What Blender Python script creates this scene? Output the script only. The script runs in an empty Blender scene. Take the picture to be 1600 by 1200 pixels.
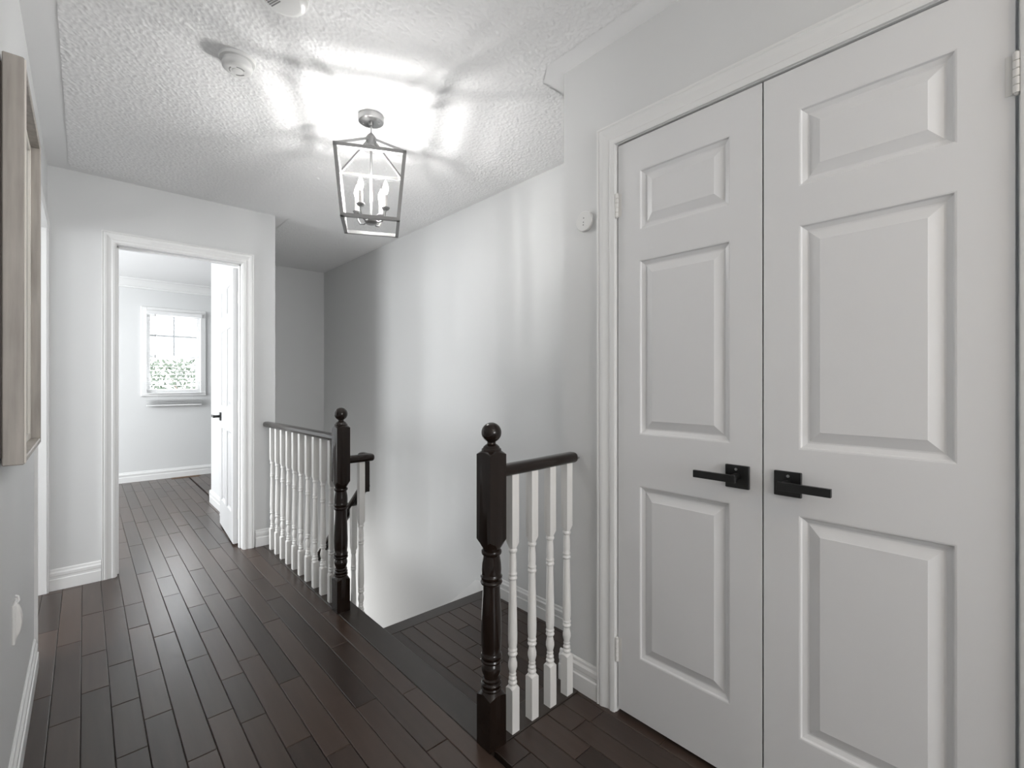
import bpy, bmesh, math, random
from mathutils import Vector, Matrix
random.seed(7)
S = bpy.context.scene
C = S.collection
PI = math.pi

# ---------------------------------------------------------------- camera
YAW = math.radians(42.54)
cam_d = bpy.data.cameras.new('camera')
cam = bpy.data.objects.new('camera', cam_d); C.objects.link(cam)
cam.location = (0, 0, 1.196)
cam.rotation_euler = (PI/2, 0, -YAW)
cam_d.sensor_width = 36.0
cam_d.lens = 36.0*728/1600
cam_d.shift_y = -2.5/1600
cam_d.clip_start = 0.02
S.camera = cam

# ---------------------------------------------------------------- world, lights, exposure
w = bpy.data.worlds.new('world'); S.world = w; w.use_nodes = True
bg = w.node_tree.nodes['Background']
bg.inputs[0].default_value = (0.93, 0.97, 1.0, 1); bg.inputs[1].default_value = 6.0
S.view_settings.view_transform = 'Standard'
S.view_settings.look = 'None'
S.view_settings.exposure = 0.46
S.view_settings.gamma = 1.0
S.view_settings.use_curve_mapping = False

BULB = 980.0     # emission of the four candle filaments
DOME = 25.0       # emission of the hall dome lamp behind the camera

def area(name, loc, rot, sx, sy, power, col=(1, 1, 1)):
    l = bpy.data.lights.new(name, 'AREA'); l.shape = 'RECTANGLE'; l.size = sx; l.size_y = sy
    l.energy = power; l.color = col
    o = bpy.data.objects.new(name, l); C.objects.link(o); o.location = loc; o.rotation_euler = rot
    return o
# added fill at made-up windows of the bedroom side and the near hall end
area('bedroom_fill', (-1.93, 5.6, 1.45), (0, -PI/2, 0), 1.3, 1.7, 80, (0.95, 0.98, 1.0))  # fill added out of view to keep the bedroom bright
area('side_room_daylight', (-2.9, 3.0, 1.45), (0, -PI/2, 0), 1.4, 1.4, 68, (0.96, 0.985, 1.0))
area('hall_fill', (0.6, -2.9, 1.45), (PI/2+.42, 0, 0), 1.3, 1.4, 44, (0.96, 0.98, 1.0))  # fill added behind the camera, tilted up to favour the ceiling over the doors

area('lower_stair_fill', (1.53, 5.2, -1.3), (-PI/2, 0, 0), .8, 1.8, 13, (1.0, 0.99, 0.97))  # fill added from below to brighten the lower stair wall

# ---------------------------------------------------------------- materials
def mat(name, col, rough=0.5, metal=0.0, spec=0.5, emit=None, estr=0.0, coat=0.0):
    m = bpy.data.materials.new(name); m.use_nodes = True
    b = m.node_tree.nodes['Principled BSDF']
    b.inputs['Base Color'].default_value = (*col, 1); b.inputs['Roughness'].default_value = rough
    b.inputs['Metallic'].default_value = metal; b.inputs['Specular IOR Level'].default_value = spec
    b.inputs['Coat Weight'].default_value = coat
    if emit: b.inputs['Emission Color'].default_value = (*emit, 1); b.inputs['Emission Strength'].default_value = estr
    return m
def nd(m, t, **kw):
    n = m.node_tree.nodes.new(t)
    for k, v in kw.items(): setattr(n, k, v)
    return n
def bsdf(m): return m.node_tree.nodes['Principled BSDF']
def link(m, a, b): m.node_tree.links.new(a, b)
def add_bump(m, scale, strength, dist, detail=4, kind='noise', rough=0.6, vec=None):
    tc = nd(m, 'ShaderNodeTexCoord')
    if kind == 'noise':
        t = nd(m, 'ShaderNodeTexNoise'); t.inputs['Scale'].default_value = scale; t.inputs['Detail'].default_value = detail
        t.inputs['Roughness'].default_value = rough; out = t.outputs['Fac']
    else:
        t = nd(m, 'ShaderNodeTexVoronoi'); t.inputs['Scale'].default_value = scale; out = t.outputs['Distance']
    if vec:
        mp = nd(m, 'ShaderNodeMapping'); mp.inputs['Scale'].default_value = vec
        link(m, tc.outputs['Object'], mp.inputs['Vector']); link(m, mp.outputs[0], t.inputs['Vector'])
    else: link(m, tc.outputs['Object'], t.inputs['Vector'])
    bp = nd(m, 'ShaderNodeBump'); bp.inputs['Strength'].default_value = strength; bp.inputs['Distance'].default_value = dist
    link(m, out, bp.inputs['Height']); link(m, bp.outputs[0], bsdf(m).inputs['Normal'])
    return t

M = {}
M['wall'] = mat('wall_paint', (0.70, 0.705, 0.705), 0.55, spec=0.35); add_bump(M['wall'], 220, 0.08, 0.002)
M['ceil'] = mat('ceiling_smooth', (0.86, 0.86, 0.86), 0.8, spec=0.2)
M['pop'] = mat('ceiling_popcorn', (0.88, 0.88, 0.88), 0.95, spec=0.1)
M['trim'] = mat('trim_white', (0.80, 0.80, 0.795), 0.32, spec=0.45)
M['door'] = mat('door_white', (0.74, 0.74, 0.745), 0.38, spec=0.45); add_bump(M['door'], 30, 0.05, 0.002, vec=(1, 8, 0.6))
M['bal'] = mat('baluster_white', (0.80, 0.79, 0.77), 0.28, spec=0.5)
M['dark'] = mat('espresso_wood', (0.014, 0.0085, 0.0062), 0.14, spec=0.42)
add_bump(M['dark'], 40, 0.06, 0.001, vec=(6, 6, 0.5))
M['nickel'] = mat('graphite_nickel', (0.30, 0.30, 0.30), 0.42, metal=0.6)
M['steel'] = mat('brushed_nickel', (0.45, 0.45, 0.45), 0.3, metal=1.0)
M['candle'] = mat('candle_sleeve', (0.75, 0.74, 0.72), 0.4)
M['bulb'] = mat('bulb_glow', (1, 1, 1), 0.3, emit=(1.0, 0.985, 0.965), estr=BULB)
M['shell'] = bpy.data.materials.new('bulb_glass'); M['shell'].use_nodes = True
_n = M['shell'].node_tree; _n.nodes.clear()
_o = _n.nodes.new('ShaderNodeOutputMaterial'); _a = _n.nodes.new('ShaderNodeAddShader'); _t = _n.nodes.new('ShaderNodeBsdfTransparent'); _e = _n.nodes.new('ShaderNodeEmission')
_e.inputs[0].default_value = (1, .97, .93, 1); _e.inputs[1].default_value = 5
_n.links.new(_t.outputs[0], _a.inputs[0]); _n.links.new(_e.outputs[0], _a.inputs[1]); _n.links.new(_a.outputs[0], _o.inputs[0])
M['dome'] = mat('dome_glow', (1, 1, 1), 0.4, emit=(1.0, 0.80, 0.58), estr=DOME)
M['black'] = mat('black_metal', (0.007, 0.007, 0.007), 0.32)
M['plastic'] = mat('white_plastic', (0.72, 0.72, 0.71), 0.35)
M['vent'] = mat('grey_slot', (0.25, 0.25, 0.25), 0.6)
M['gap'] = mat('dark_gap', (0.02, 0.02, 0.02), 0.8)
M['hinge'] = mat('painted_hinge', (0.74, 0.73, 0.71), 0.35)
M['taupe'] = mat('taupe_wood', (0.36, 0.315, 0.275), 0.5)
def streak(m, c0, c1, scale, vec):
    tc = nd(m, 'ShaderNodeTexCoord'); mp = nd(m, 'ShaderNodeMapping'); mp.inputs['Scale'].default_value = vec
    t = nd(m, 'ShaderNodeTexNoise'); t.inputs['Scale'].default_value = scale; t.inputs['Detail'].default_value = 6
    r = nd(m, 'ShaderNodeValToRGB'); r.color_ramp.elements[0].color = (*c0, 1); r.color_ramp.elements[1].color = (*c1, 1)
    r.color_ramp.elements[0].position = 0.3; r.color_ramp.elements[1].position = 0.7
    link(m, tc.outputs['Object'], mp.inputs['Vector']); link(m, mp.outputs[0], t.inputs['Vector'])
    link(m, t.outputs['Fac'], r.inputs['Fac']); link(m, r.outputs['Color'], bsdf(m).inputs['Base Color'])
streak(M['taupe'], (0.33, 0.30, 0.27), (0.46, 0.425, 0.385), 6, (8, 8, 0.8))
M['cream'] = mat('cream_bead', (0.72, 0.68, 0.62), 0.35)
M['brown'] = mat('brown_backing', (0.03, 0.018, 0.012), 0.5)
M['mirror'] = mat('mirror_glass', (0.80, 0.84, 0.86), 0.04, metal=1.0)
M['muntin'] = mat('muntin_grey', (0.42, 0.43, 0.44), 0.5)
M['blind'] = mat('blind_white', (0.82, 0.82, 0.82), 0.4)
M['reg'] = mat('wood_register', (0.20, 0.13, 0.085), 0.45)
M['leaf'] = mat('leaf_green', (0.035, 0.05, 0.03), 0.6)
M['bark'] = mat('bark', (0.12, 0.09, 0.07), 0.8)
M['glass'] = bpy.data.materials.new('pane_glass'); M['glass'].use_nodes = True
gb = bsdf(M['glass']); gb.inputs['Transmission Weight'].default_value = 1.0; gb.inputs['Roughness'].default_value = 0.0; gb.inputs['IOR'].default_value = 1.05
gb.inputs['Base Color'].default_value = (1, 1, 1, 1)

def floor_mat(name, dark, light, rough):
    m = mat(name, dark, rough, spec=0.55)
    tc = nd(m, 'ShaderNodeTexCoord'); oi = nd(m, 'ShaderNodeObjectInfo')
    mp = nd(m, 'ShaderNodeMapping'); mp.inputs['Scale'].default_value = (16, 1.0, 1)
    ad = nd(m, 'ShaderNodeVectorMath', operation='ADD'); cmb = nd(m, 'ShaderNodeCombineXYZ')
    m10 = nd(m, 'ShaderNodeMath', operation='MULTIPLY'); m10.inputs[1].default_value = 37.0
    link(m, oi.outputs['Random'], m10.inputs[0]); link(m, m10.outputs[0], cmb.inputs['Z'])
    link(m, tc.outputs['Object'], mp.inputs['Vector']); link(m, mp.outputs[0], ad.inputs[0]); link(m, cmb.outputs[0], ad.inputs[1])
    n = nd(m, 'ShaderNodeTexNoise'); n.inputs['Scale'].default_value = 3; n.inputs['Detail'].default_value = 3; n.inputs['Roughness'].default_value = 0.5
    link(m, ad.outputs[0], n.inputs['Vector'])
    mixf = nd(m, 'ShaderNodeMath', operation='MULTIPLY_ADD'); mixf.inputs[1].default_value = 0.45
    h = nd(m, 'ShaderNodeMath', operation='MULTIPLY'); h.inputs[1].default_value = 0.5
    link(m, oi.outputs['Random'], h.inputs[0]); link(m, n.outputs['Fac'], mixf.inputs[0]); link(m, h.outputs[0], mixf.inputs[2])
    r = nd(m, 'ShaderNodeValToRGB'); r.color_ramp.elements[0].color = (*dark, 1); r.color_ramp.elements[1].color = (*light, 1)
    r.color_ramp.elements[0].position = 0.15; r.color_ramp.elements[1].position = 0.85
    link(m, mixf.outputs[0], r.inputs['Fac']); link(m, r.outputs['Color'], bsdf(m).inputs['Base Color'])
    return m
M['floor'] = floor_mat('floor_plank', (0.026, 0.0165, 0.0125), (0.070, 0.045, 0.034), 0.29)
M['nose'] = floor_mat('nosing_plank', (0.022, 0.0165, 0.0135), (0.042, 0.032, 0.026), 0.28)
M['sub'] = mat('subfloor', (0.012, 0.009, 0.008), 0.7)

# ---------------------------------------------------------------- mesh helpers
def newobj(name, bm, m, parent=None, smooth=None):
    me = bpy.data.meshes.new(name)
    bmesh.ops.recalc_face_normals(bm, faces=bm.faces)
    bm.to_mesh(me); bm.free()
    me.materials.append(m if not isinstance(m, str) else M[m])
    if smooth is not None:
        for p in me.polygons: p.use_smooth = True
        me.set_sharp_from_angle(angle=math.radians(smooth))
    o = bpy.data.objects.new(name, me); C.objects.link(o)
    if parent: o.parent = parent
    return o
def empty(name, loc=(0, 0, 0), rz=0, parent=None):
    o = bpy.data.objects.new(name, None); C.objects.link(o); o.location = loc; o.rotation_euler = (0, 0, rz)
    o.empty_display_size = 0.05
    if parent: o.parent = parent
    return o
def tag(o, label, cat, group=None):
    o['label'] = label; o['category'] = cat
    if group: o['group'] = group
    return o
def struct(o, label=None, cat=None):
    o['kind'] = 'structure'
    if label: o['label'] = label
    if cat: o['category'] = cat
    return o
def box(bm, x0, x1, y0, y1, z0, z1, bev=0.0, mtx=None, seg=1):
    r = bmesh.ops.create_cube(bm, size=1.0)
    vs = r['verts']
    for v in vs:
        v.co = Vector((x0+(v.co.x+.5)*(x1-x0), y0+(v.co.y+.5)*(y1-y0), z0+(v.co.z+.5)*(z1-z0)))
    es = list({e for v in vs for e in v.link_edges})
    if bev:
        g = bmesh.ops.bevel(bm, geom=es, offset=bev, segments=seg, affect='EDGES')
        vs = list({v for f in g['faces'] for v in f.verts} | {v for v in vs if v.is_valid})
    if mtx is not None: bmesh.ops.transform(bm, matrix=mtx, verts=vs)
    return vs
def boxes(lst, bev=0.0):
    bm = bmesh.new()
    for b in lst: box(bm, *b, bev=bev)
    return bm
def loft(bm, loops, close_u=True, cap0=True, cap1=True):
    rows = [[bm.verts.new(p) for p in L] for L in loops]
    n = len(rows[0])
    for a, b in zip(rows, rows[1:]):
        for i in range(n if close_u else n-1):
            j = (i+1) % n
            bm.faces.new((a[i], a[j], b[j], b[i]))
    if cap0: bm.faces.new(rows[0][::-1])
    if cap1: bm.faces.new(rows[-1])
    return rows
def lathe_loops(prof, n=24, c=(0, 0), rot=0.0):
    """prof entries: ('c', radius, z) round or ('s', half, z, k) square whose corners sit k*(r-half) below/above"""
    out = []
    for e in prof:
        L = []
        for i in range(n):
            a = 2*PI*i/n + PI/4
            if e[0] == 'c': r, z = e[1], e[2]
            else:
                q = max(abs(math.cos(a)), abs(math.sin(a))); r = e[1]/q
                z = e[2] - (e[3] if len(e) > 3 else 0)*(r-e[1])
            L.append((c[0]+r*math.cos(a+rot), c[1]+r*math.sin(a+rot), z))
        out.append(L)
    return out
def lathe(prof, n=24, c=(0, 0)):
    bm = bmesh.new(); loft(bm, lathe_loops(prof, n, c)); return bm
def cyl_between(bm, p0, p1, r0, r1=None, n=12):
    r1 = r0 if r1 is None else r1
    p0 = Vector(p0); p1 = Vector(p1); d = (p1-p0).normalized()
    a = d.orthogonal().normalized(); b = d.cross(a)
    L = [[p + (a*math.cos(2*PI*i/n)+b*math.sin(2*PI*i/n))*r for i in range(n)] for p, r in ((p0, r0), (p1, r1))]
    loft(bm, L)
def tube(bm, pts, r, n=10):
    pts = [Vector(p) for p in pts]; L = []
    up = None
    for i, p in enumerate(pts):
        d = (pts[min(i+1, len(pts)-1)]-pts[max(i-1, 0)]).normalized()
        if up is None: up = d.orthogonal().normalized()
        a = (up - d*up.dot(d)).normalized(); up = a; b = d.cross(a)
        L.append([p+(a*math.cos(2*PI*k/n)+b*math.sin(2*PI*k/n))*r for k in range(n)])
    loft(bm, L)
def bar(bm, p0, p1, w, h=None, up=(0, 0, 1), ext=0.0):
    h = w if h is None else h
    p0 = Vector(p0); p1 = Vector(p1); d = (p1-p0).normalized(); p0 = p0-d*ext; p1 = p1+d*ext
    u = Vector(up); a = d.cross(u)
    if a.length < 1e-4: a = d.orthogonal()
    a.normalize(); b = a.cross(d).normalized()
    L = [[p+a*sx*w/2+b*sy*h/2 for sx, sy in ((-1, -1), (1, -1), (1, 1), (-1, 1))] for p in (p0, p1)]
    loft(bm, L)
def sphere(bm, c, r, n=20, m=12, sz=1.0):
    L = []
    for j in range(1, m):
        t = PI*j/m
        L.append([(c[0]+r*math.sin(t)*math.cos(2*PI*i/n), c[1]+r*math.sin(t)*math.sin(2*PI*i/n), c[2]-r*sz*math.cos(t)) for i in range(n)])
    loft(bm, L)

# ---------------------------------------------------------------- the shell
H = 2.44
XL, XD, XS = -0.157, 1.425, 2.005          # left wall, closet wall, stairwell wall
YB, YE, YC, YR = 3.76, 5.345, 1.244, -3.0   # bedroom wall, stairwell end, closet corner, near end of the hall
BX0, BX1, BY = -2.0, 3.4, 7.2               # bedroom
OP0, OP1, OPT = 0.128, 0.85, 2.062          # bedroom door opening (rough)
struct(newobj('wall_left', boxes([(XL-.12, XL, YR-.12, 2.85, 0, H), (XL-.12, XL, 2.85, 3.735, 2.085, H), (XL-.12, XL, 3.735, YB+.12, 0, H)]), 'wall'), 'light grey left wall of the hallway', 'wall')
struct(newobj('wall_back', boxes([(XL, OP0, YB, YB+.12, 0, H), (OP0, OP1, YB, YB+.12, OPT, H), (OP1, 1.05, YB, YB+.12, 0, H)]), 'wall'), 'light grey wall around the bedroom doorway', 'wall')
struct(newobj('wall_partition', boxes([(.935, 1.05, YB+.12, YE, -2.7, H)]), 'wall'), 'grey partition between the stairwell and the bedroom', 'wall')
struct(newobj('wall_stair_end', boxes([(.935, BX1, YE, YE+.13, -2.7, H)]), 'wall'), 'grey end wall of the stairwell', 'wall')
struct(newobj('wall_stair', boxes([(XS, XS+.12, 1.124, YE, -2.7, H)]), 'wall'), 'long light grey wall beside the stairs', 'wall')
struct(newobj('wall_right', boxes([(XD, XD+.11, YR-.12, -0.012, 0, H), (XD, XD+.11, -0.012, 1.001, 2.07, H), (XD, XD+.11, 1.001, YC, 0, H), (XD+.11, XS, YC-.12, YC, -2.7, H)]), 'wall'), 'light grey closet wall with the double doors', 'wall')
struct(newobj('wall_closet', boxes([(XS, XS+.12, YR-.12, 1.124, 0, H)]), 'wall'), 'back wall inside the closet', 'wall')
struct(newobj('wall_near', boxes([(XL, XD, YR-.12, YR, 0, .8), (XL, XD, YR-.12, YR, 2.1, H), (XL, -.1, YR-.12, YR, .8, 2.1), (1.3, XD, YR-.12, YR, .8, 2.1)]), 'wall'), 'near hall end wall around the added window', 'wall')
struct(newobj('wall_landing', boxes([(1.0, 1.06, 1.2, YE, -2.7, -.022), (1.06, XS, 1.19, YC+.02, -2.7, -.022)]), 'wall'), 'white drywall below the floor edge at the stairs', 'wall')
# bedroom shell
WX0, WX1, WZ0, WZ1 = 0.56, 1.11, 1.062, 2.06
struct(newobj('wall_bedroom_end', boxes([(BX0, WX0, BY, BY+.15, 0, H), (WX1, BX1, BY, BY+.15, 0, H), (WX0, WX1, BY, BY+.15, 0, WZ0), (WX0, WX1, BY, BY+.15, WZ1, H)]), 'wall'), 'bedroom end wall with the small window', 'wall')
struct(newobj('wall_bedroom_left', boxes([(BX0-.12, BX0, YB+.12, 4.7, 0, H), (BX0-.12, BX0, 6.5, BY+.15, 0, H), (BX0-.12, BX0, 4.7, 6.5, 0, .75), (BX0-.12, BX0, 4.7, 6.5, 2.15, H)]), 'wall'), 'bedroom side wall around the added wide window', 'wall')
struct(newobj('wall_bedroom_right', boxes([(BX1, BX1+.12, YE, BY+.15, 0, H)]), 'wall'), 'bedroom right side wall', 'wall')
struct(newobj('wall_bedroom_near', boxes([(BX0, XL-.12, YB, YB+.12, 0, H)]), 'wall'), 'bedroom wall beside the hallway', 'wall')

struct(newobj('wall_side_room', boxes([(-3.12, -3.0, 1.6, YB+.12, 0, H), (-3.0, XL-.12, 1.6, 1.72, 0, H), (-3.0, BX0, YB, YB+.12, 0, H)]), 'wall'), 'walls of the side room behind the left doorway', 'wall')
struct(newobj('floor_side_room', boxes([(-3.0, XL-.11, 1.72, YB, -.12, -.0015)]), 'floor'), 'dark wooden floor of the side room', 'floor')
struct(newobj('ceiling_side_room', boxes([(-3.12, XL-.12, 1.6, YB+.12, H, H+.1)]), 'ceil'), 'smooth white ceiling of the side room', 'ceiling')
w4 = struct(empty('window_4', (-3.0, 3.0, 1.45)), 'window of the side room facing the left doorway', 'window')
for b in ((0, .02, -.76, -.7, -.76, .76), (0, .02, .7, .76, -.76, .76), (0, .02, -.7, .7, .7, .76), (0, .02, -.7, .7, -.76, -.7), (0, .015, -.01, .01, -.7, .7)): newobj('window_frame', boxes([b], .003), 'trim', w4)
ce = struct(newobj('ceiling', boxes([(XL-.12, XS+.12, YR-.12, YB+.12, H, H+.1), (1.05, XS+.12, YB+.12, YE+.13, H, H+.1)]), 'ceil'), 'white stippled hallway ceiling with smooth edge strips', 'ceiling')
# sprayed stipple as real relief: a fine grid of grains over the part of the ceiling in view, flat slabs behind the camera
import numpy as np
rng = np.random.default_rng(3)
ST = .0048; GX0, GX1, GY0, GY1 = -.066, 1.97, .55, 5.31
nx = int((GX1-GX0)/ST)+1; ny = int((GY1-GY0)/ST)+1
gx, gy = np.meshgrid(GX0+np.arange(nx)*ST, GY0+np.arange(ny)*ST)
hgt = rng.random((ny, nx))**2.2
soft = (hgt+np.roll(hgt, 1, 0)+np.roll(hgt, 1, 1)+np.roll(np.roll(hgt, 1, 0), 1, 1))/4
hh_ = .0016+.0050*(.6*hgt+.4*soft)
gx = gx+rng.uniform(-.0013, .0013, gx.shape); gy = gy+rng.uniform(-.0013, .0013, gy.shape)
jag = rng.uniform(-.004, .004, gx.shape)
def inside(x, y):
    hall = (y < 3.69)
    r = np.where(y < 1.26, 1.338, np.where(y < 1.335, 1.338+(y-1.26)*.8, 1.97))
    return ((hall & (x < r)) | (~hall & (x > 1.14)))
co = np.stack([gx, gy, H-hh_], -1).reshape(-1, 3).astype(np.float32)
ok = inside(gx[:-1, :-1]+jag[:-1, :-1], gy[:-1, :-1]+jag[:-1, :-1]) & inside(gx[1:, 1:]+jag[:-1, :-1], gy[1:, 1:]+jag[:-1, :-1])
idx = np.arange(nx*ny).reshape(ny, nx)
qd = np.stack([idx[:-1, :-1], idx[1:, :-1], idx[1:, 1:], idx[:-1, 1:]], -1)[ok].astype(np.int32)
me = bpy.data.meshes.new('stipple_layer')
me.vertices.add(len(co)); me.vertices.foreach_set('co', co.ravel())
me.loops.add(qd.size); me.loops.foreach_set('vertex_index', qd.ravel())
me.polygons.add(len(qd)); me.polygons.foreach_set('loop_start', np.arange(0, qd.size, 4, dtype=np.int32)); me.polygons.foreach_set('loop_total', np.full(len(qd), 4, dtype=np.int32))
me.update(calc_edges=True); me.materials.append(M['pop'])
o = bpy.data.objects.new('stipple_layer', me); C.objects.link(o); o.parent = ce
o['label'] = 'rough white popcorn texture'; o['kind'] = 'stuff'
struct(newobj('ceiling_bedroom', boxes([(BX0-.12, .935, YB+.12, BY+.15, H, H+.1), (.935, BX1+.12, YE+.13, BY+.15, H, H+.1)]), 'ceil'), 'smooth white bedroom ceiling', 'ceiling')

# ---------------------------------------------------------------- floor boards
fl = struct(empty('floor'), 'dark espresso hardwood plank floor', 'floor')
newobj('subfloor', boxes([(XL-.12, .96, YR-.12, YB, -.12, -.02), (.96, XS+.12, YR-.12, 1.19, -.12, -.02), (BX0-.1, .935, YB, BY+.1, -.12, -.02), (.935, BX1+.1, YE+.13, BY+.1, -.12, -.02)]), 'sub', fl)
def plank(name, x0, x1, y0, y1, ztop, m, parent, g=0.0008):
    """one board with eased top edges, origin at its middle"""
    cx, cy = (x0+x1)/2, (y0+y1)/2; hx, hy = (x1-x0)/2-g, (y1-y0)/2-g; c = 0.0022
    bm = bmesh.new()
    L = [[(-hx, -hy, -.02), (hx, -hy, -.02), (hx, hy, -.02), (-hx, hy, -.02)], [(-hx, -hy, -.0016), (hx, -hy, -.0016), (hx, hy, -.0016), (-hx, hy, -.0016)],
         [(-hx+c, -hy+c, 0), (hx-c, -hy+c, 0), (hx-c, hy-c, 0), (-hx+c, hy-c, 0)]]
    loft(bm, L, cap0=False)
    o = newobj(name, bm, m, parent); o.location = (cx, cy, ztop + random.uniform(-.0006, 0.0)); 
    o.rotation_euler = (random.uniform(-.0008, .0008), random.uniform(-.004, .004), 0)
    return o
PW = 0.0826
JO = {-2: [2.506], -1: [2.274, 2.940], 0: [2.433, 2.768], 1: [1.941, 2.263, 2.591], 2: [2.099, 2.428, 2.92, 3.236], 3: [1.773, 2.745, 3.716],
      4: [2.417, 3.226, 3.556, 4.52], 5: [1.846, 2.166, 2.646, 2.979, 3.942], 6: [1.624, 2.264, 3.075, 3.558, 4.537], 7: [1.498, 1.984, 2.948, 4.734],
      8: [1.25, 2.540, 3.4], 9: [1.65, 2.788, 3.133], 10: [1.3, 2.099, 2.95], 11: [1.6, 2.45, 3.3]}
def row_joints(k, ya, yb):
    js = list(JO.get(k, []))
    if not js: js = [random.uniform(.9, 1.5)]
    while js[-1] < yb: js.append(js[-1]+random.uniform(.4, .95))
    while js[0] > ya:
        step = random.uniform(.35, .9) if js[0] > 0.6 else random.uniform(1.2, 1.8)
        js.insert(0, js[0]-step)
    js = [j for j in js if ya+.06 < j < yb-.06]
    return [ya]+js+[yb]
for k in range(-20, 24):
    x0 = -.010+PW*k; x1 = x0+PW
    spans = []
    if x1 > XL-.11 and x0 < .9:                                  # hall, running on through the door into the bedroom
        a, b = max(x0, XL-.11), min(x1, .965)
        spans.append((a, b, YR, BY if k >= -1 else YB, k))
        if k < -1: spans.append((a, b, YB+.12, BY, 100+k))
    elif x1 <= XL-.05 and x0 > -1.2: spans.append((x0, x1, YB+.12, BY, k+100))
    elif x0 >= .9:
        if x0 < XD+.02: spans.append((x0 if k > 11 else x0, min(x1, XD+.05), YR, 1.155, k))
        if x0 < 2.0: spans.append((x0, x1, YE+.13, BY, k+200))
    for (a, b, ya, yb, kk) in spans:
        js = row_joints(kk, ya, yb)
        for p, q in zip(js, js[1:]): plank('floor_board', a, b, p, q, 0, 'floor', fl)
# row 11 ends at the nosing strip; strips along the floor edge
plank('nosing', .965, 1.074, 1.155, 2.72, .001, 'nose', fl)
plank('nosing', .965, 1.074, 2.72, YB, .001, 'nose', fl)
plank('nosing', 1.074, XD, 1.155, 1.262, .001, 'nose', fl)
# landing one step down
ld = struct(empty('floor_landing'), 'dark hardwood stair landing one step down', 'floor')
LZ, LY = -.205, 2.455
newobj('subfloor', boxes([(1.06, XS, 1.2, LY-.02, LZ-.2, LZ-.02)]), 'sub', ld)
k = 0; x = 1.06
while x < XS-.01:
    b = min(x+PW, XS)
    js = [1.262, 1.262+random.uniform(.25, .75)]
    if random.random() < .6: js.append(js[-1]+random.uniform(.2, .35))
    js = [j for j in js if j < LY-.16]+[LY-.095]
    for p, q in zip(js, js[1:]): plank('floor_board', x, b, p, q, LZ, 'floor', ld)
    x += PW
plank('nosing', 1.06, XS, LY-.095, LY, LZ, 'nose', ld)
# flight going down
st = struct(empty('stairs'), 'dark wooden stairs descending along the grey wall', 'stairs')
RI, RU = .2, .235
for i in range(1, 12):
    z = LZ-RI*i; y = LY+RU*(i-1)
    newobj('tread', boxes([(1.06, XS, y-.0, y+RU+.02, z-.03, z)], .004), 'nose', st)
    newobj('riser', boxes([(1.06, XS, y-.02, y-.002, z, z+RI-.022)]), 'trim', st)
struct(newobj('floor_lower', boxes([(1.06, XS, YC, YE, -2.72, -2.62)]), 'floor'), 'lower floor at the foot of the stairs', 'floor')

# ---------------------------------------------------------------- baseboards, casings
BBP = [(0, 0), (.0155, 0), (.0155, .062), (.011, .066), (.011, .078), (.0135, .082), (.0135, .098), (.008, .106), (.007, .116), (.003, .121), (0, .121)]
def baseboard(name, p0, p1, nrm, label, z=0.0, z1=None, sub=None, par=None):
    """profile run from p0 to p1 (xy), proud along nrm"""
    z1 = z if z1 is None else z1
    bm = bmesh.new()
    L = [[(p[0]+nrm[0]*t, p[1]+nrm[1]*t, zz+h) for t, h in BBP] for p, zz in ((p0, z), (p1, z1))]
    loft(bm, L)
    o = newobj(name, bm, 'trim', par)
    if not par: struct(o, label, 'baseboard')
    return o
baseboard('baseboard_left', (XL, YR), (XL, 2.79), (1, 0), 'white moulded baseboard along the left wall')
bbb = baseboard('baseboard_back', (XL, YB), (.074, YB), (0, -1), 'white moulded baseboard on the bedroom wall')
baseboard('baseboard_piece', (.914, YB), (1.05, YB), (0, -1), '', par=bbb)
baseboard('baseboard_right', (XD, 1.07), (XD, YC+.0155), (-1, 0), 'white moulded baseboard between closet casing and stairs')
bs = baseboard('baseboard_stair', (XS, YC), (XS, LY+.0), (-1, 0), 'white moulded baseboard on the landing wall', z=LZ)
baseboard('baseboard_piece', (XD, YC), (XS, YC), (0, 1), '', z=LZ, par=bs)
bk = bmesh.new()   # sloping skirt board beside the flight
sl = RI/RU
loft(bk, [[(x, LY, LZ+.045), (x, LY+.093, LZ+.031), (x, LY+2.6, LZ+.031-2.507*sl), (x, LY+2.6, LZ-.3-2.507*sl), (x, LY, LZ-.30)] for x in (XS-.016, XS)])
newobj('stair_skirt', bk, 'trim', bs)
bbr = baseboard('baseboard_bedroom', (BX0, BY), (BX1, BY), (0, -1), 'white moulded baseboard under the bedroom window')
baseboard('baseboard_piece', (.935, YB+.15), (.935, YE+.13+.0155), (-1, 0), '', par=bbr)
baseboard('baseboard_piece', (.9195, YE+.13), (BX1, YE+.13), (0, 1), '', par=bbr)
baseboard('baseboard_near', (XL, YR), (XD, YR), (0, 1), 'white moulded baseboard at the near hall end')
baseboard('baseboard_closet', (XD, YR), (XD, -.075), (-1, 0), 'white moulded baseboard beyond the closet doors')

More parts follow.
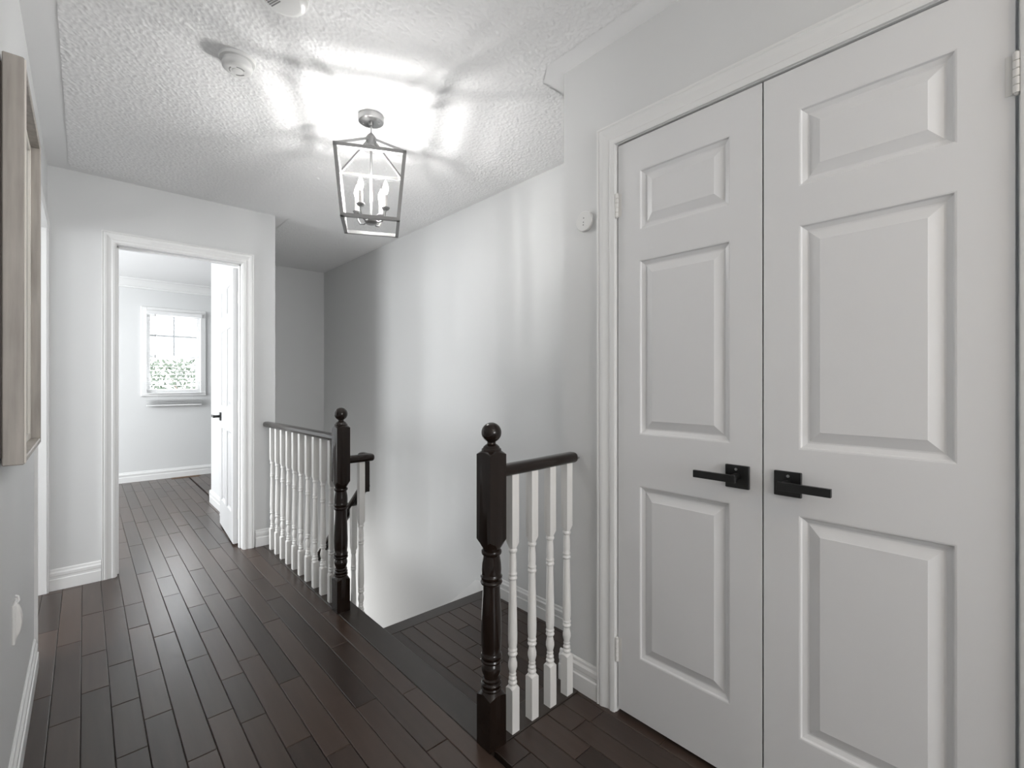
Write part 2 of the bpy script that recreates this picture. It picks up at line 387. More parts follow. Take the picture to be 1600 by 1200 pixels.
CSP = [(0, 0), (0, .010), (.006, .013), (.016, .013), (.020, .010), (.026, .010), (.040, .015), (.046, .018), (.054, .018), (.057, .015), (.061, .018), (.066, .018), (.066, 0)]
def casing(name, a0, a1, zt, f, label, scale=1.0, legs=(1, 1), thick=1.0):
    """three mitred boards around an opening; f(a, z, t) gives the world point"""
    root = struct(empty(name), label, 'trim')
    P = [(w_*scale, t*thick) for w_, t in CSP]
    bl = [f(a0-w_, 0, t) for w_, t in P]; tl = [f(a0-w_, zt+w_, t) for w_, t in P]
    tr = [f(a1+w_, zt+w_, t) for w_, t in P]; br = [f(a1+w_, 0, t) for w_, t in P]
    for nm, A, B, on in (('casing_leg', bl, tl, legs[0]), ('casing_head', tl, tr, 1), ('casing_leg', tr, br, legs[1])):
        if not on: continue
        bm = bmesh.new(); loft(bm, [A, B]); newobj(nm, bm, 'trim', root, 30)
    return root
# bedroom door: casings and jamb
casing('trim_1', .142, .838, 2.052, lambda a, z, t: (a, YB-t, z), 'white moulded casing around the bedroom doorway')
casing('trim_2', .142, .838, 2.052, lambda a, z, t: (a, YB+.12+t, z), 'white casing on the bedroom side of the doorway')
jm = struct(empty('trim_3'), 'white jamb boards lining the bedroom doorway', 'trim')
for b in ((OP0, .148, YB-.002, YB+.122, 0, OPT-.016), (.832, OP1, YB-.002, YB+.122, 0, OPT-.016), (OP0, OP1, YB-.002, YB+.122, OPT-.016, OPT)):
    newobj('jamb_board', boxes([b], .001), 'trim', jm)
for b in ((.148, .158, YB+.045, YB+.08, 0, OPT-.016), (.822, .832, YB+.045, YB+.08, 0, OPT-.016), (.148, .832, YB+.045, YB+.08, OPT-.028, OPT-.016)):
    newobj('door_stop_strip', boxes([b], .001), 'trim', jm)
# closet casing
casing('trim_4', -.001, .9925, 2.0595, lambda a, z, t: (XD-t, a, z), 'white fluted casing around the closet double doors', scale=1.12)
jm2 = struct(empty('trim_5'), 'white jamb boards inside the closet opening', 'trim')
for b in ((XD-.001, XD+.11, .990, 1.001, 0, 2.07), (XD-.001, XD+.11, -.012, .001, 0, 2.07), (XD-.001, XD+.11, -.012, 1.001, 2.058, 2.07)):
    newobj('jamb_board', boxes([b]), 'trim', jm2)
# left doorway
casing('trim_6', 2.858, 3.725, 2.07, lambda a, z, t: (XL+t, a, z), 'white casing around the left wall doorway', scale=.55, thick=.62)
jm3 = struct(empty('trim_7'), 'white jamb boards lining the left doorway', 'trim')
for b in ((XL-.12, XL-.0005, 2.85, 2.862, 0, 2.07), (XL-.12, XL-.0005, 3.722, 3.735, 0, 2.07), (XL-.12, XL-.0005, 2.85, 3.735, 2.07, 2.085)):
    newobj('jamb_board', boxes([b]), 'trim', jm3)
# bedroom crown moulding
bm = bmesh.new()
CR = [(0, 0), (.095, 0), (.09, -.012), (.07, -.02), (.045, -.05), (.022, -.085), (.012, -.092), (.012, -.105), (0, -.11)]
loft(bm, [[(x, BY-t, H+h) for t, h in CR] for x in (BX0, BX1)])
struct(newobj('trim_8', bm, 'trim'), 'white crown moulding above the bedroom window', 'trim')

# ---------------------------------------------------------------- doors
PANP = [(0, 0), (.004, -.001), (.007, -.0065), (.018, -.0115), (.022, -.0115), (.047, -.002), (.049, -.001)]
def panel_bm(w_, h_):
    """raised and fielded panel, front faces -Y, lower left corner at 0,0"""
    bm = bmesh.new(); L = []
    for o_, d in PANP:
        L.append([(o_, -d, o_), (w_-o_, -d, o_), (w_-o_, -d, h_-o_), (o_, -d, h_-o_)])
    L.append([(.049, .016, .049), (w_-.049, .016, .049), (w_-.049, .016, h_-.049), (.049, .016, h_-.049)])
    loft(bm, L[:-1], cap0=False)
    return bm
def door_leaf(root, width, height, thick, cols, rows, both=True):
    """slab in local X (width), Z (height); front at y=0 facing -Y. cols/rows: panel spans"""
    bm = bmesh.new()
    xs = sorted({0, width, *[v for c in cols for v in c]}); zs = sorted({0, height, *[v for r in rows for v in r]})
    def hole(xa, xb, za, zb): return any(abs(c[0]-xa) < 1e-6 for c in cols) and any(abs(r[0]-za) < 1e-6 for r in rows)
    for side in ((0, thick) if both else (0,)):
        for xa, xb in zip(xs, xs[1:]):
            for za, zb in zip(zs, zs[1:]):
                if hole(xa, xb, za, zb): continue
                bm.faces.new([bm.verts.new(p) for p in ((xa, side, za), (xb, side, za), (xb, side, zb), (xa, side, zb))])
    if not both:
        bm.faces.new([bm.verts.new(p) for p in ((0, thick, 0), (0, thick, height), (width, thick, height), (width, thick, 0))])
    for q in (((0, 0, 0), (0, thick, 0), (0, thick, height), (0, 0, height)), ((width, 0, 0), (width, 0, height), (width, thick, height), (width, thick, 0)),
              ((0, 0, height), (0, thick, height), (width, thick, height), (width, 0, height)), ((0, 0, 0), (width, 0, 0), (width, thick, 0), (0, thick, 0))):
        bm.faces.new([bm.verts.new(p) for p in q])
    bmesh.ops.remove_doubles(bm, verts=bm.verts, dist=1e-5)
    newobj('door_slab', bm, 'door', root)
    for c in cols:
        for r in rows:
            o = newobj('door_panel', panel_bm(c[1]-c[0], r[1]-r[0]), 'door', root); o.location = (c[0], 0, r[0])
            if both:
                p = bpy.data.objects.new('door_panel', o.data); C.objects.link(p); p.parent = root
                p.location = (c[1], thick, r[0]); p.rotation_euler = (0, 0, PI)
def hinge(parent, x, z, y=-.006, h=.084, side=1):
    bm = bmesh.new()
    n = 5
    for i in range(n):
        a = z-h/2+h*i/n
        cyl_between(bm, (x, y, a+.0006), (x, y, a+h/n-.0006), .0065, n=14)
    cyl_between(bm, (x, y, z+h/2), (x, y, z+h/2+.004), .005, .002, n=12); cyl_between(bm, (x, y, z-h/2-.004), (x, y, z-h/2), .002, .005, n=12)
    o = newobj('hinge', bm, 'hinge', parent, 40)
    lf = newobj('hinge_leaf', boxes([(min(x, x+side*.017), max(x, x+side*.017), -.0008, .0, z-h/2, z+h/2)], .0005), 'hinge', o)
    return o
def lever(parent, xc, zc, direction, yc=0.0, rz=0.0):
    """square rose with a flat lever pointing along +-X, front towards local -Y"""
    rs = newobj('door_handle', boxes([(-.034, .034, -.009, 0, -.034, .034)], .0015), 'black', parent); rs['label'] = 'matte black square lever handle'
    rs.location = (xc, yc, zc); rs.rotation_euler = (0, 0, rz)
    bm = bmesh.new(); cyl_between(bm, (0, -.004, 0), (0, -.046, 0), .011, n=16)
    newobj('handle_neck', bm, 'black', rs, 40)
    x0, x1 = (-.013, .112) if direction > 0 else (-.112, .013)
    newobj('handle_lever', boxes([(x0, x1, -.056, -.045, -.011, .011)], .001), 'black', rs)
    bm = bmesh.new(); cyl_between(bm, (.002*direction, -.008, .022), (.002*direction, -.0115, .022), .004, n=14)
    newobj('lock_pin', bm, 'steel', rs, 40)
# closet doors: local X runs along world -Y (to the right in the picture), front faces world -X
DR = [(.226-.013, .832-.013), (1.011-.013, 1.62-.013), (1.725-.013, 1.936-.013)]
def closet_door(name, ystart, label, cols, hx, hside, hc, hdir):
    r = struct(empty(name, (XD+.002, ystart, .016), -PI/2), label, 'door')
    door_leaf(r, .4875, 2.036, .035, cols, DR, both=False)
    for z in (1.82, .213): hinge(r, hx, z, side=hside)
    lever(r, hc, .9015, hdir)
    return r
closet_door('door_1', .9855, 'white panelled closet door with black lever pointing away from the seam, beside the stairs', [(.087, .398)], -.002, 1, .421, -1)
closet_door('door_2', .4935, 'white panelled closet door farther from the stairs, black lever over its left stile', [(.0885, .3995)], .4895, -1, .063, 1)
# bedroom door, opened into the bedroom against the partition
bd = struct(empty('door_3', (.835, YB+.126, .014), math.radians(90-3.5)), 'white six-panel bedroom door standing open', 'door')
door_leaf(bd, .675, 2.02, .035, [(.09, .30), (.375, .585)], [(.21, .81), (.99, 1.60), (1.71, 1.92)])

lever(bd, .615, .90, -1, .035, PI)
for z in (1.80, 1.0, .22): hinge(bd, -.004, z, y=.002)
# left doorway door, opened into the side room
d4 = struct(empty('door_4', (XL-.135, 2.868, .012), PI+.06), 'white panelled door opened into the left side room', 'door')
door_leaf(d4, .852, 2.054, .035, [(.11, .385), (.465, .74)], [(.21, .81), (.99, 1.60), (1.71, 1.92)], both=False)

# ---------------------------------------------------------------- railings
NW = .0345                                                    # half side of a newel
def newel(parent, x, y):
    n = newobj('newel_post', lathe([('s', NW, .001), ('s', NW, .172, .55), ('c', .030, .182), ('c', .028, .184)], 32), 'dark', parent, 28)
    n.location = (x, y, 0); n['label'] = 'glossy black turned newel post'
    sh = [('c', .026, .180), ('c', .033, .184), ('c', .035, .189), ('c', .033, .194), ('c', .028, .196), ('c', .033, .200), ('c', .034, .204), ('c', .032, .208), ('c', .027, .211),
          ('c', .031, .215), ('c', .031, .219), ('c', .026, .223), ('c', .027, .230), ('c', .032, .243), ('c', .033, .252), ('c', .031, .262), ('c', .027, .270),
          ('c', .034, .275), ('c', .036, .281), ('c', .034, .286), ('c', .030, .288), ('c', .0345, .292), ('c', .0355, .297), ('c', .033, .303), ('c', .031, .308),
          ('c', .0335, .330), ('c', .0345, .37), ('c', .0325, .44), ('c', .029, .50), ('c', .0285, .527),
          ('c', .034, .531), ('c', .0365, .537), ('c', .034, .543), ('c', .031, .545), ('c', .0355, .550), ('c', .0365, .556), ('c', .033, .562),
          ('c', .033, .567), ('c', .0335, .58), ('c', .032, .60), ('c', .028, .622), ('c', .028, .625), ('c', .033, .630), ('c', .0345, .636), ('c', .033, .641), ('c', .027, .645), ('c', .026, .66)]
    newobj('turned_shaft', lathe(sh, 32), 'dark', n, 35)
    newobj('upper_block', lathe([('c', .028, .645), ('c', .0305, .648), ('s', NW+.0005, .664, -1.0), ('s', NW+.0005, .966, .5), ('c', .0305, .972), ('c', .028, .973)], 32), 'dark', n, 28)
    newobj('collar', lathe([('c', .03, .962), ('c', .033, .970), ('c', .033, .976), ('c', .028, .980), ('c', .0265, .984), ('c', .020, .990), ('c', .015, .993), ('c', .014, .998), ('c', .017, 1.003), ('c', .012, 1.01)], 32), 'dark', n, 35)
    bm = bmesh.new(); sphere(bm, (0, 0, 1.030), .0335, 28, 16); newobj('ball_finial', bm, 'dark', n, 60)
    return n
BH = .0165
def baluster_mesh(z0=0.0, top=.892):
    """turned white baluster; lower and upper square blocks stretch with the length"""
    P = [('s', BH, z0), ('s', BH, .152, .6), ('c', .0125, .158), ('c', .0145, .162), ('c', .0155, .167), ('c', .0135, .172), ('c', .0115, .174), ('c', .0135, .178), ('c', .014, .182), ('c', .0115, .187),
         ('c', .0105, .189), ('c', .0125, .193), ('c', .0125, .197), ('c', .0105, .200), ('c', .0125, .208), ('c', .0155, .220), ('c', .0155, .232), ('c', .012, .248), ('c', .0105, .254),
         ('c', .014, .258), ('c', .0165, .264), ('c', .014, .270), ('c', .0125, .272), ('c', .0155, .275), ('c', .016, .279), ('c', .0135, .284), ('c', .0155, .30), ('c', .016, .33), ('c', .0145, .41), ('c', .0122, .505), ('c', .012, .517),
         ('c', .0145, .520), ('c', .0155, .525), ('c', .0135, .530), ('c', .0125, .532), ('c', .0145, .535), ('c', .0150, .540), ('c', .0125, .545), ('c', .0135, .56), ('c', .0135, .575), ('c', .0115, .606), ('c', .0115, .611),
         ('c', .0145, .615), ('c', .0155, .621), ('c', .013, .627), ('s', BH-.001, .640, -.9), ('s', BH-.001, top)]
    me = newobj('tmp', lathe(P, 24), 'bal', None, 32); d = me.data; bpy.data.objects.remove(me); return d
BAL = baluster_mesh()
def baluster(parent, x, y, z=0.0, mesh=None):
    o = bpy.data.objects.new('baluster', mesh or BAL); C.objects.link(o); o.parent = parent; o.location = (x, y, z)
    return o
RAILP = []                                                   # handrail section (across, up): flat bottom, rounded top
for i in range(18):
    a = 2*PI*i/18; cx_, sz_ = math.cos(a), math.sin(a)
    RAILP.append((.0275*math.copysign(abs(cx_)**.7, cx_), .0205*math.copysign(abs(sz_)**.8, sz_)))
def rail(parent, pts, rounded=(0, 0), name='handrail'):
    """handrail through pts; rounded ends shrink the last sections"""
    pts = [Vector(p) for p in pts]; bm = bmesh.new(); L = []
    ext = []
    for end in (0, 1):
        if rounded[end]:
            p, q = (pts[0], pts[1]) if end == 0 else (pts[-1], pts[-2])
            d = (p-q).normalized(); ext.append([(p+d*.016*math.sin(t), math.cos(t)) for t in (.4, .8, 1.2, 1.45)])
        else: ext.append([])
    seq = [(p, s) for p, s in reversed(ext[0])]+[(p, 1.0) for p in pts]+ext[1]
    for i, (p, s) in enumerate(seq):
        d = (seq[min(i+1, len(seq)-1)][0]-seq[max(i-1, 0)][0]).normalized()
        a = d.cross(Vector((0, 0, 1)))
        if a.length < .2: a = RAILA[-1]
        a = a.normalized(); RAILA.append(a); b = a.cross(d).normalized()
        L.append([p+a*u*s+b*v*s for u, v in RAILP])
    loft(bm, L); return newobj(name, bm, 'dark', parent, 40)
RAILA = [Vector((1, 0, 0))]
NX, NY1, NY2 = .994, 1.184, 2.414
# short railing from the near newel to the closet wall
r1 = tag(empty('stair_railing', (NX, NY1, 0)), 'short railing with black newel and four white balusters ending at the closet wall', 'railing')
newel(r1, 0, 0)
hr = rail(r1, [(.03, -.004, .899), (.2, -.004, .901), (.405, -.004, .905)], (0, 1))
for i in range(4): baluster(r1, 1.069+.0943*i+BH-NX, 1.163+BH-NY1)
bm = bmesh.new(); cyl_between(bm, (.412, -.026, .905), (.412, -.0335, .905), .004, n=12); newobj('screw', bm, 'steel', hr)
# long railing between the far newel and the bedroom wall
r2 = tag(empty('stair_railing', (NX, NY2, 0)), 'railing of ten white balusters between the black newel and the bedroom wall', 'railing')
newel(r2, 0, 0)
rail(r2, [(0, .03, .899), (0, .7, .895), (-.003, YB-NY2-.012, .888)], (0, 1))
for i in range(10): baluster(r2, 0, .128+.1205*i)
# railing of the descending flight
r3 = tag(empty('stair_railing', (1.11, NY2, LZ)), 'black descending stair handrail with gooseneck and white balusters behind the far newel', 'railing')
zt = .785-LZ
rail(r3, [(NX+NW+.003-1.11, 0, zt), (0, 0, zt), (.052, 0, zt)], (0, 1))
rail(r3, [(.036, .0, zt), (.036, .03, zt), (.036, .075, zt)], (0, 1), 'easing')
gz = .625-LZ
bm = bmesh.new(); bar(bm, (.040, .052, zt-.005), (.040, .052, gz-.035), .036, .046, up=(0, 1, 0)); newobj('gooseneck', bm, 'dark', r3)
rail(r3, [(.036, .04, gz), (.036, 1.2, gz-1.16*sl), (.036, 2.4, gz-2.36*sl)], (0, 0))
b0 = baluster_mesh(.0, zt-.012); baluster(r3, -.002, .008, 0.002, b0)
for i in range(1, 9):
    y = .02+RU*.62*i+.02; k_ = int((y+NY2-LY)/RU)+1; zb = -RI*k_
    topz = gz-(y-.04)*sl-.015
    baluster(r3, .034, y, zb+.001, baluster_mesh(.0, topz-zb))

# ---------------------------------------------------------------- pendant lantern
LX, LYY = .985, 2.045
lt = tag(empty('pendant_lantern', (LX, LYY, 1.926), math.radians(-27)), 'open cage pendant lantern in grey metal with four lit candle bulbs', 'light')
ZB, ZT, HB, HT, BW = 0.0, .292, .119, .146, .0150
cz = H-.0035-1.926
co = newobj('canopy', lathe([('c', .050, cz-.030), ('c', .056, cz-.027), ('c', .0575, cz-.022), ('c', .0575, cz), ], 40), 'steel', lt, 35)
for sx in (-1, 1):
    bm = bmesh.new(); sphere(bm, (sx*.036, -.01*sx, cz-.031), .0045, 12, 8); newobj('screw', bm, 'nickel', co, 60)
bm = bmesh.new(); cyl_between(bm, (0, 0, cz-.045), (0, 0, cz-.028), .010, .012, 16); cyl_between(bm, (0, 0, ZT+.135), (0, 0, cz-.044), .0045, n=12)
newobj('stem', bm, 'steel', lt, 40)
newobj('hub', lathe([('c', .006, ZT+.14), ('c', .014, ZT+.132), ('c', .024, ZT+.118), ('c', .024, ZT+.098), ('c', .017, ZT+.088), ('c', .018, ZT+.078), ('c', .034, ZT+.062), ('c', .034, ZT+.058), ('c', .01, ZT+.055)], 28), 'nickel', lt, 35)
bm = bmesh.new(); cyl_between(bm, (0, 0, .03), (0, 0, ZT+.06), .0055, n=14); newobj('centre_rod', bm, 'nickel', lt, 40)
cor = [(-1, -1), (1, -1), (1, 1), (-1, 1)]
for (ax, ay), (bx_, by_) in zip(cor, cor[1:]+cor[:1]):
    for nm, hh, z in (('top_bar', HT, ZT), ('bottom_bar', HB, ZB)):
        bm = bmesh.new(); bar(bm, (ax*hh, ay*hh, z), (bx_*hh, by_*hh, z), BW, ext=BW/2); newobj(nm, bm, 'nickel', lt)
for ax, ay in cor:
    bm = bmesh.new(); bar(bm, (ax*HB, ay*HB, ZB), (ax*HT, ay*HT, ZT), BW, up=(0, 1, 0)); newobj('corner_post', bm, 'nickel', lt)
    bm = bmesh.new(); bar(bm, (ax*HT, ay*HT, ZT+.004), (ax*.014, ay*.014, ZT+.108), .0105); newobj('roof_arm', bm, 'nickel', lt)
newobj('candle_hub', lathe([('c', .006, .004), ('c', .022, .008), ('c', .030, .018), ('c', .030, .028), ('c', .022, .036), ('c', .008, .040)], 24), 'nickel', lt, 40)
for i in range(4):
    a = math.radians(56)+PI/2*i; ca, sa = math.cos(a), math.sin(a); R = .078
    bm = bmesh.new()
    tube(bm, [(ca*r_, sa*r_, z_) for r_, z_ in ((.02, .022), (.04, .012), (.060, .016), (.073, .036), (R, .066))], .0042)
    newobj('candle_arm', bm, 'nickel', lt, 50)
    cd = newobj('candle', lathe([('c', .0095, .074), ('c', .0095, .134), ('c', .007, .136)], 20, (ca*R, sa*R)), 'candle', lt, 40)
    newobj('drip_cup', lathe([('c', .006, .062), ('c', .014, .066), ('c', .019, .074), ('c', .0185, .076), ('c', .009, .0745)], 24, (ca*R, sa*R)), 'nickel', cd, 40)
    newobj('bulb', lathe([('c', .006, .135), ('c', .0085, .142), ('c', .0125, .155), ('c', .013, .163), ('c', .0108, .178), ('c', .0065, .190), ('c', .0025, .200), ('c', .0006, .203)], 16, (ca*R, sa*R)), 'shell', cd, 60)['label'] = 'glowing flame-shaped bulb'
    newobj('filament', lathe([('c', .003, .150), ('c', .005, .153), ('c', .005, .177), ('c', .003, .180)], 10, (ca*R, sa*R)), 'bulb', cd, 60)
# dome lamp on the hall ceiling behind the camera
dm = tag(empty('dome_light', (.42, -1.35, H-.0035)), 'warm glass dome light on the ceiling of the near hall', 'light')
newobj('base_ring', lathe([('c', .150, -.022), ('c', .158, -.018), ('c', .158, 0)], 36), 'nickel', dm, 40)
newobj('glass_dome', lathe([('c', .012, -.108), ('c', .06, -.102), ('c', .10, -.086), ('c', .13, -.058), ('c', .145, -.02)], 32), 'dome', dm, 60)

# ---------------------------------------------------------------- ceiling and wall devices
sd = tag(empty('smoke_detector', (.432, 2.03, H-.0035)), 'round white smoke detector with vent ring beside the lantern', 'detector')
newobj('base_plate', lathe([('c', .060, -.012), ('c', .062, -.009), ('c', .062, 0)], 40), 'plastic', sd, 40)
newobj('neck_ring', lathe([('c', .046, -.026), ('c', .049, -.011)], 40), 'plastic', sd, 40)
bd_ = newobj('cover', lathe([('c', .030, -.046), ('c', .044, -.043), ('c', .051, -.036), ('c', .052, -.026), ('c', .048, -.0255)], 40), 'plastic', sd, 40)
bm = bmesh.new()
for a0_ in (.3, 2.4, 4.4):
    L = []
    for j in range(7):
        a = a0_+j*.2; L.append([(math.cos(a)*r_, math.sin(a)*r_, z_) for r_, z_ in ((.024, -.0455), (.028, -.0455), (.028, -.0472), (.024, -.0472))])
    loft(bm, L)
newobj('vent_slots', bm, 'vent', bd_)
newobj('test_button', lathe([('c', .016, -.0485), ('c', .018, -.0475), ('c', .018, -.045)], 24), 'plastic', bd_, 40)
s2 = tag(empty('smoke_alarm', (.468, 1.575, H-.0035), math.radians(20)), 'white alarm with slatted grille on the ceiling near the closet', 'detector')
newobj('base_plate', lathe([('c', .070, -.01), ('c', .072, -.008), ('c', .072, 0)], 40), 'plastic', s2, 40)
newobj('cover', lathe([('c', .045, -.040), ('c', .058, -.037), ('c', .066, -.030), ('c', .068, -.018), ('c', .066, -.0095)], 40), 'plastic', s2, 50)
for i in range(6):
    t = -.052+i*.0075
    newobj('grille_slat', boxes([(t, t+.003, .004, .046-.0012*(5-i)*(5-i)*.5, -.0412, -.034)]), 'vent', s2)
wd = tag(empty('wall_sensor', (XD, 1.132, 1.815), PI/2), 'small round white sensor on the wall beside the closet casing', 'sensor')
def disc_x(name, r, d0, d1, c, m, parent, n=36):
    """disc facing world -X, local to a holder rotated by 90 degrees about Z"""
    bm = bmesh.new(); loft(bm, [[(c[0]+rr*math.cos(2*PI*i/n), dd, c[1]+rr*math.sin(2*PI*i/n)) for i in range(n)] for rr, dd in ((r, d0), (r, d1*.8+d0*.2), (r*.94, d1))])
    return newobj(name, bm, m, parent, 40)
b_ = disc_x('body', .0385, 0.0, .013, (0, 0), 'plastic', wd)
for c in ((0, .012), (.001, -.004), (.002, -.014)): disc_x('indicator_dot', .0028, .012, .0136, c, 'vent', b_, 10)

# outlet with a small plug-in light on the left wall
ol = tag(empty('wall_outlet', (XL, 2.03, .482)), 'white wall outlet with a curved plug-in light low on the left wall', 'outlet')
newobj('cover_plate', boxes([(0, .007, -.036, .036, -.058, .058)], .002), 'bal', ol)
bm = bmesh.new()
L = []
for j in range(9):
    t = j/8; z = -.05+.105*t; d_ = .006+.013*math.sin(PI*t)**.7
    L.append([(.005, -.020, z), (d_, -.018, z), (d_+.002, 0, z), (d_, .018, z), (.005, .020, z)])
loft(bm, L); newobj('plug_light', bm, 'bal', ol, 60)
bm = bmesh.new(); tube(bm, [(.006, .0, .050), (.012, .004, .060), (.010, .008, .070), (.004, .010, .074)], .0032); newobj('cord_loop', bm, 'plastic', ol, 60)

# ---------------------------------------------------------------- framed mirror on the left wall
FY0, FY1, FZ0, FZ1, FX = 1.722, 2.335, .985, 2.028, -.113
mr = tag(empty('framed_mirror', (XL, FY0, FZ0)), 'deep taupe wooden frame with mirror glass hung on the left wall', 'mirror')
W_, H_, D_ = FY1-FY0, FZ1-FZ0, FX-XL
sw = .016
for nm, b in (('frame_stile', (.004, D_, 0, sw, 0, H_)), ('frame_stile', (.004, D_, W_-sw, W_, 0, H_)), ('frame_rail', (.004, D_, sw, W_-sw, H_-sw, H_)), ('frame_rail', (.004, D_, sw, W_-sw, 0, sw))):
    newobj(nm, boxes([b], .0025), 'taupe', mr)
for b in ((D_-.004, D_+.003, .002, .008, .004, H_-.004), (.012, .02, sw, sw+.02, sw, H_-sw), (.012, .02, W_-sw-.02, W_-sw, sw, H_-sw), (.012, .0195, sw, W_-sw, H_-sw-.02, H_-sw), (.012, .0195, sw, W_-sw, sw, sw+.02)):
    newobj('bead', boxes([b], .001), 'cream', mr)
newobj('glass', boxes([(.008, .012, sw, W_-sw, sw, H_-sw)]), 'mirror', mr)
newobj('backing', boxes([(0, .004, -.004, W_+.002, .02, H_-.03)]), 'brown', mr)

# ---------------------------------------------------------------- bedroom window, blind, register, door stop
wn = struct(empty('window_1', (0, BY, 0)), 'small bright sash window with white casing in the bedroom', 'window')
cw = .058
for b in ((WX0-cw, WX0, -.018, 0, WZ0-.035, WZ1+cw), (WX1, WX1+cw, -.018, 0, WZ0-.035, WZ1+cw), (WX0, WX1, -.018, 0, WZ1, WZ1+cw)):
    newobj('window_casing', boxes([b], .003), 'trim', wn)
newobj('window_sill', boxes([(WX0-cw, WX1+cw, -.03, .02, WZ0-.035, WZ0)], .004), 'trim', wn)
for b in ((WX0, WX0+.035, .03, .11, WZ0, WZ1), (WX1-.035, WX1, .03, .11, WZ0, WZ1), (WX0+.035, WX1-.035, .03, .11, WZ1-.04, WZ1), (WX0+.035, WX1-.035, .03, .11, WZ0, WZ0+.045), (WX0+.035, WX1-.035, .03, .10, 1.50, 1.535)):
    newobj('window_frame', boxes([b]), 'trim', wn)
for b in (((WX0+WX1)/2-.011, (WX0+WX1)/2+.011, .046, .066, 1.536, WZ1-.041), (WX0+.036, (WX0+WX1)/2-.0115, .048, .064, 1.766, 1.79), ((WX0+WX1)/2+.0115, WX1-.036, .048, .064, 1.766, 1.79)):
    newobj('muntin', boxes([b]), 'muntin', wn)
newobj('pane', boxes([(WX0+.0355, WX1-.0355, .08, .084, WZ0+.0455, 1.4995)]), 'glass', wn)
newobj('pane', boxes([(WX0+.0355, WX1-.0355, .08, .084, 1.5355, WZ1-.0405)]), 'glass', wn)
bl = tag(empty('window_blind', ((WX0+WX1)/2, BY, 0)), 'white horizontal slat blind hanging over the bedroom window', 'blind')
hw = (WX1-WX0)/2+.012
newobj('head_rail', boxes([(-hw, hw, -.06, -.02, WZ1-.035, WZ1+.012)], .003), 'blind', bl)
zz = WZ1-.075; i = 0
while zz > 1.02:
    bm = boxes([(-hw+.006, hw-.006, -.0225, .0225, -.0009, .0009)])
    o = newobj('slat', bm, 'blind', bl); o.location = (0, -.043, zz); o.rotation_euler = (math.radians(4), 0, 0)
    zz -= .046
for q in range(5):
    o = newobj('slat', boxes([(-hw+.006, hw-.006, -.0225, .0225, -.0012, .0012)]), 'blind', bl); o.location = (0, -.043, .985-.012*q)
newobj('bottom_rail', boxes([(-hw+.006, hw-.006, -.066, -.02, .905, .922)], .003), 'blind', bl)
for sx in (-.18, .18):
    bm = bmesh.new(); cyl_between(bm, (sx, -.066, .92), (sx, -.066, WZ1-.03), .0012, n=6); newobj('ladder_cord', bm, 'blind', bl)
bm = bmesh.new(); cyl_between(bm, (-.20, -.07, 1.48), (-.20, -.07, WZ1-.03), .004, n=8); newobj('tilt_wand', bm, 'vent', bl)
rg = tag(empty('floor_register', (.945, 7.12, 0)), 'wooden floor register by the bedroom baseboard', 'vent')
newobj('frame', boxes([(-.15, .15, -.035, -.027, 0, .006), (-.15, .15, .027, .035, 0, .006), (-.15, -.14, -.027, .027, 0, .006), (.14, .15, -.027, .027, 0, .006)]), 'reg', rg)
for q in range(18):
    o = newobj('slat', boxes([(-.003, .003, -.027, .027, 0, .005)]), 'reg', rg); o.location = (-.128+q*.0151, 0, 0)
dsb = tag(empty('door_stop', (.9195, 4.66, .055)), 'small white spring door stop on the baseboard behind the bedroom door', 'door stop')
bm = bmesh.new(); cyl_between(bm, (0, 0, 0), (-.05, 0, 0), .005, n=10); newobj('spring', bm, 'steel', dsb, 40)
bm = bmesh.new(); cyl_between(bm, (-.046, 0, 0), (-.062, 0, 0), .009, .007, n=12); newobj('rubber_tip', bm, 'plastic', dsb, 40)

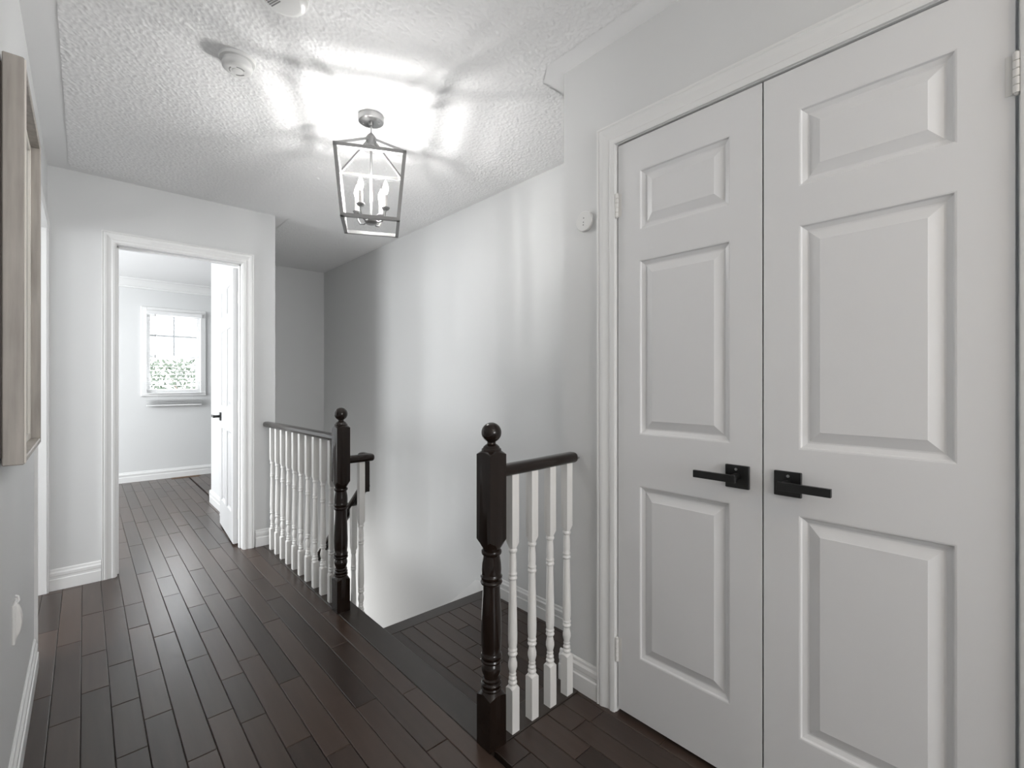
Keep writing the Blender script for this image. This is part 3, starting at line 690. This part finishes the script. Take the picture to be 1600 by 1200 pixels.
w2 = struct(empty('fill_window_2', (BX0, 5.6, 1.45)), 'added unseen window for fill in the bedroom side wall', 'window')  # made-up window to go with the added bedroom fill
newobj('pane', boxes([(-.10, -.06, -.9, .9, -.7, .7)]), 'plastic', w2)
for b in ((-.06, .015, -.96, -.9, -.76, .76), (-.06, .015, .9, .96, -.76, .76), (-.06, .015, -.9, .9, .7, .76), (-.06, .015, -.9, .9, -.76, -.7)): newobj('window_frame', boxes([b], .003), 'trim', w2)
w3 = struct(empty('fill_window_3', (.6, YR, 1.45)), 'added unseen window for fill at the near hall end', 'window')  # made-up window to go with the added hall fill
newobj('pane', boxes([(-.7, .7, -.10, -.06, -.65, .65)]), 'plastic', w3)
for b in ((-.74, -.7, -.06, .015, -.69, .69), (.7, .74, -.06, .015, -.69, .69), (-.7, .7, -.06, .015, .65, .69), (-.7, .7, -.06, .015, -.69, -.65)): newobj('window_frame', boxes([b], .003), 'trim', w3)

# ---------------------------------------------------------------- outside the window
tr = tag(empty('tree', (1.9, 13.5, -3.0)), 'leafy tree outside the bedroom window', 'tree')
bm = bmesh.new(); cyl_between(bm, (0, 0, 0), (.1, 0, 3.6), .14, .07, 10)
for q in range(9):
    a = q*.7; cyl_between(bm, (.05, 0, 2.4+q*.13), (.05+1.1*math.cos(a), 1.1*math.sin(a), 3.3+q*.16), .04, .012, 6)
newobj('trunk', bm, 'bark', tr)
bm = bmesh.new()
for q in range(2600):
    a = random.uniform(0, 2*PI); r_ = 1.5*random.random()**.5; z = random.uniform(2.6, 4.7); s_ = .06*random.uniform(.7, 1.5)
    c_ = Vector((r_*math.cos(a), r_*math.sin(a), z)); u_ = Vector((random.gauss(0, 1), random.gauss(0, 1), random.gauss(0, 1))).normalized(); v_ = u_.orthogonal().normalized()
    vs = [bm.verts.new(c_+u_*s_), bm.verts.new(c_+v_*s_*.5), bm.verts.new(c_-u_*s_), bm.verts.new(c_-v_*s_*.5)]; bm.faces.new(vs)
newobj('foliage', bm, 'leaf', tr)['kind'] = 'stuff'
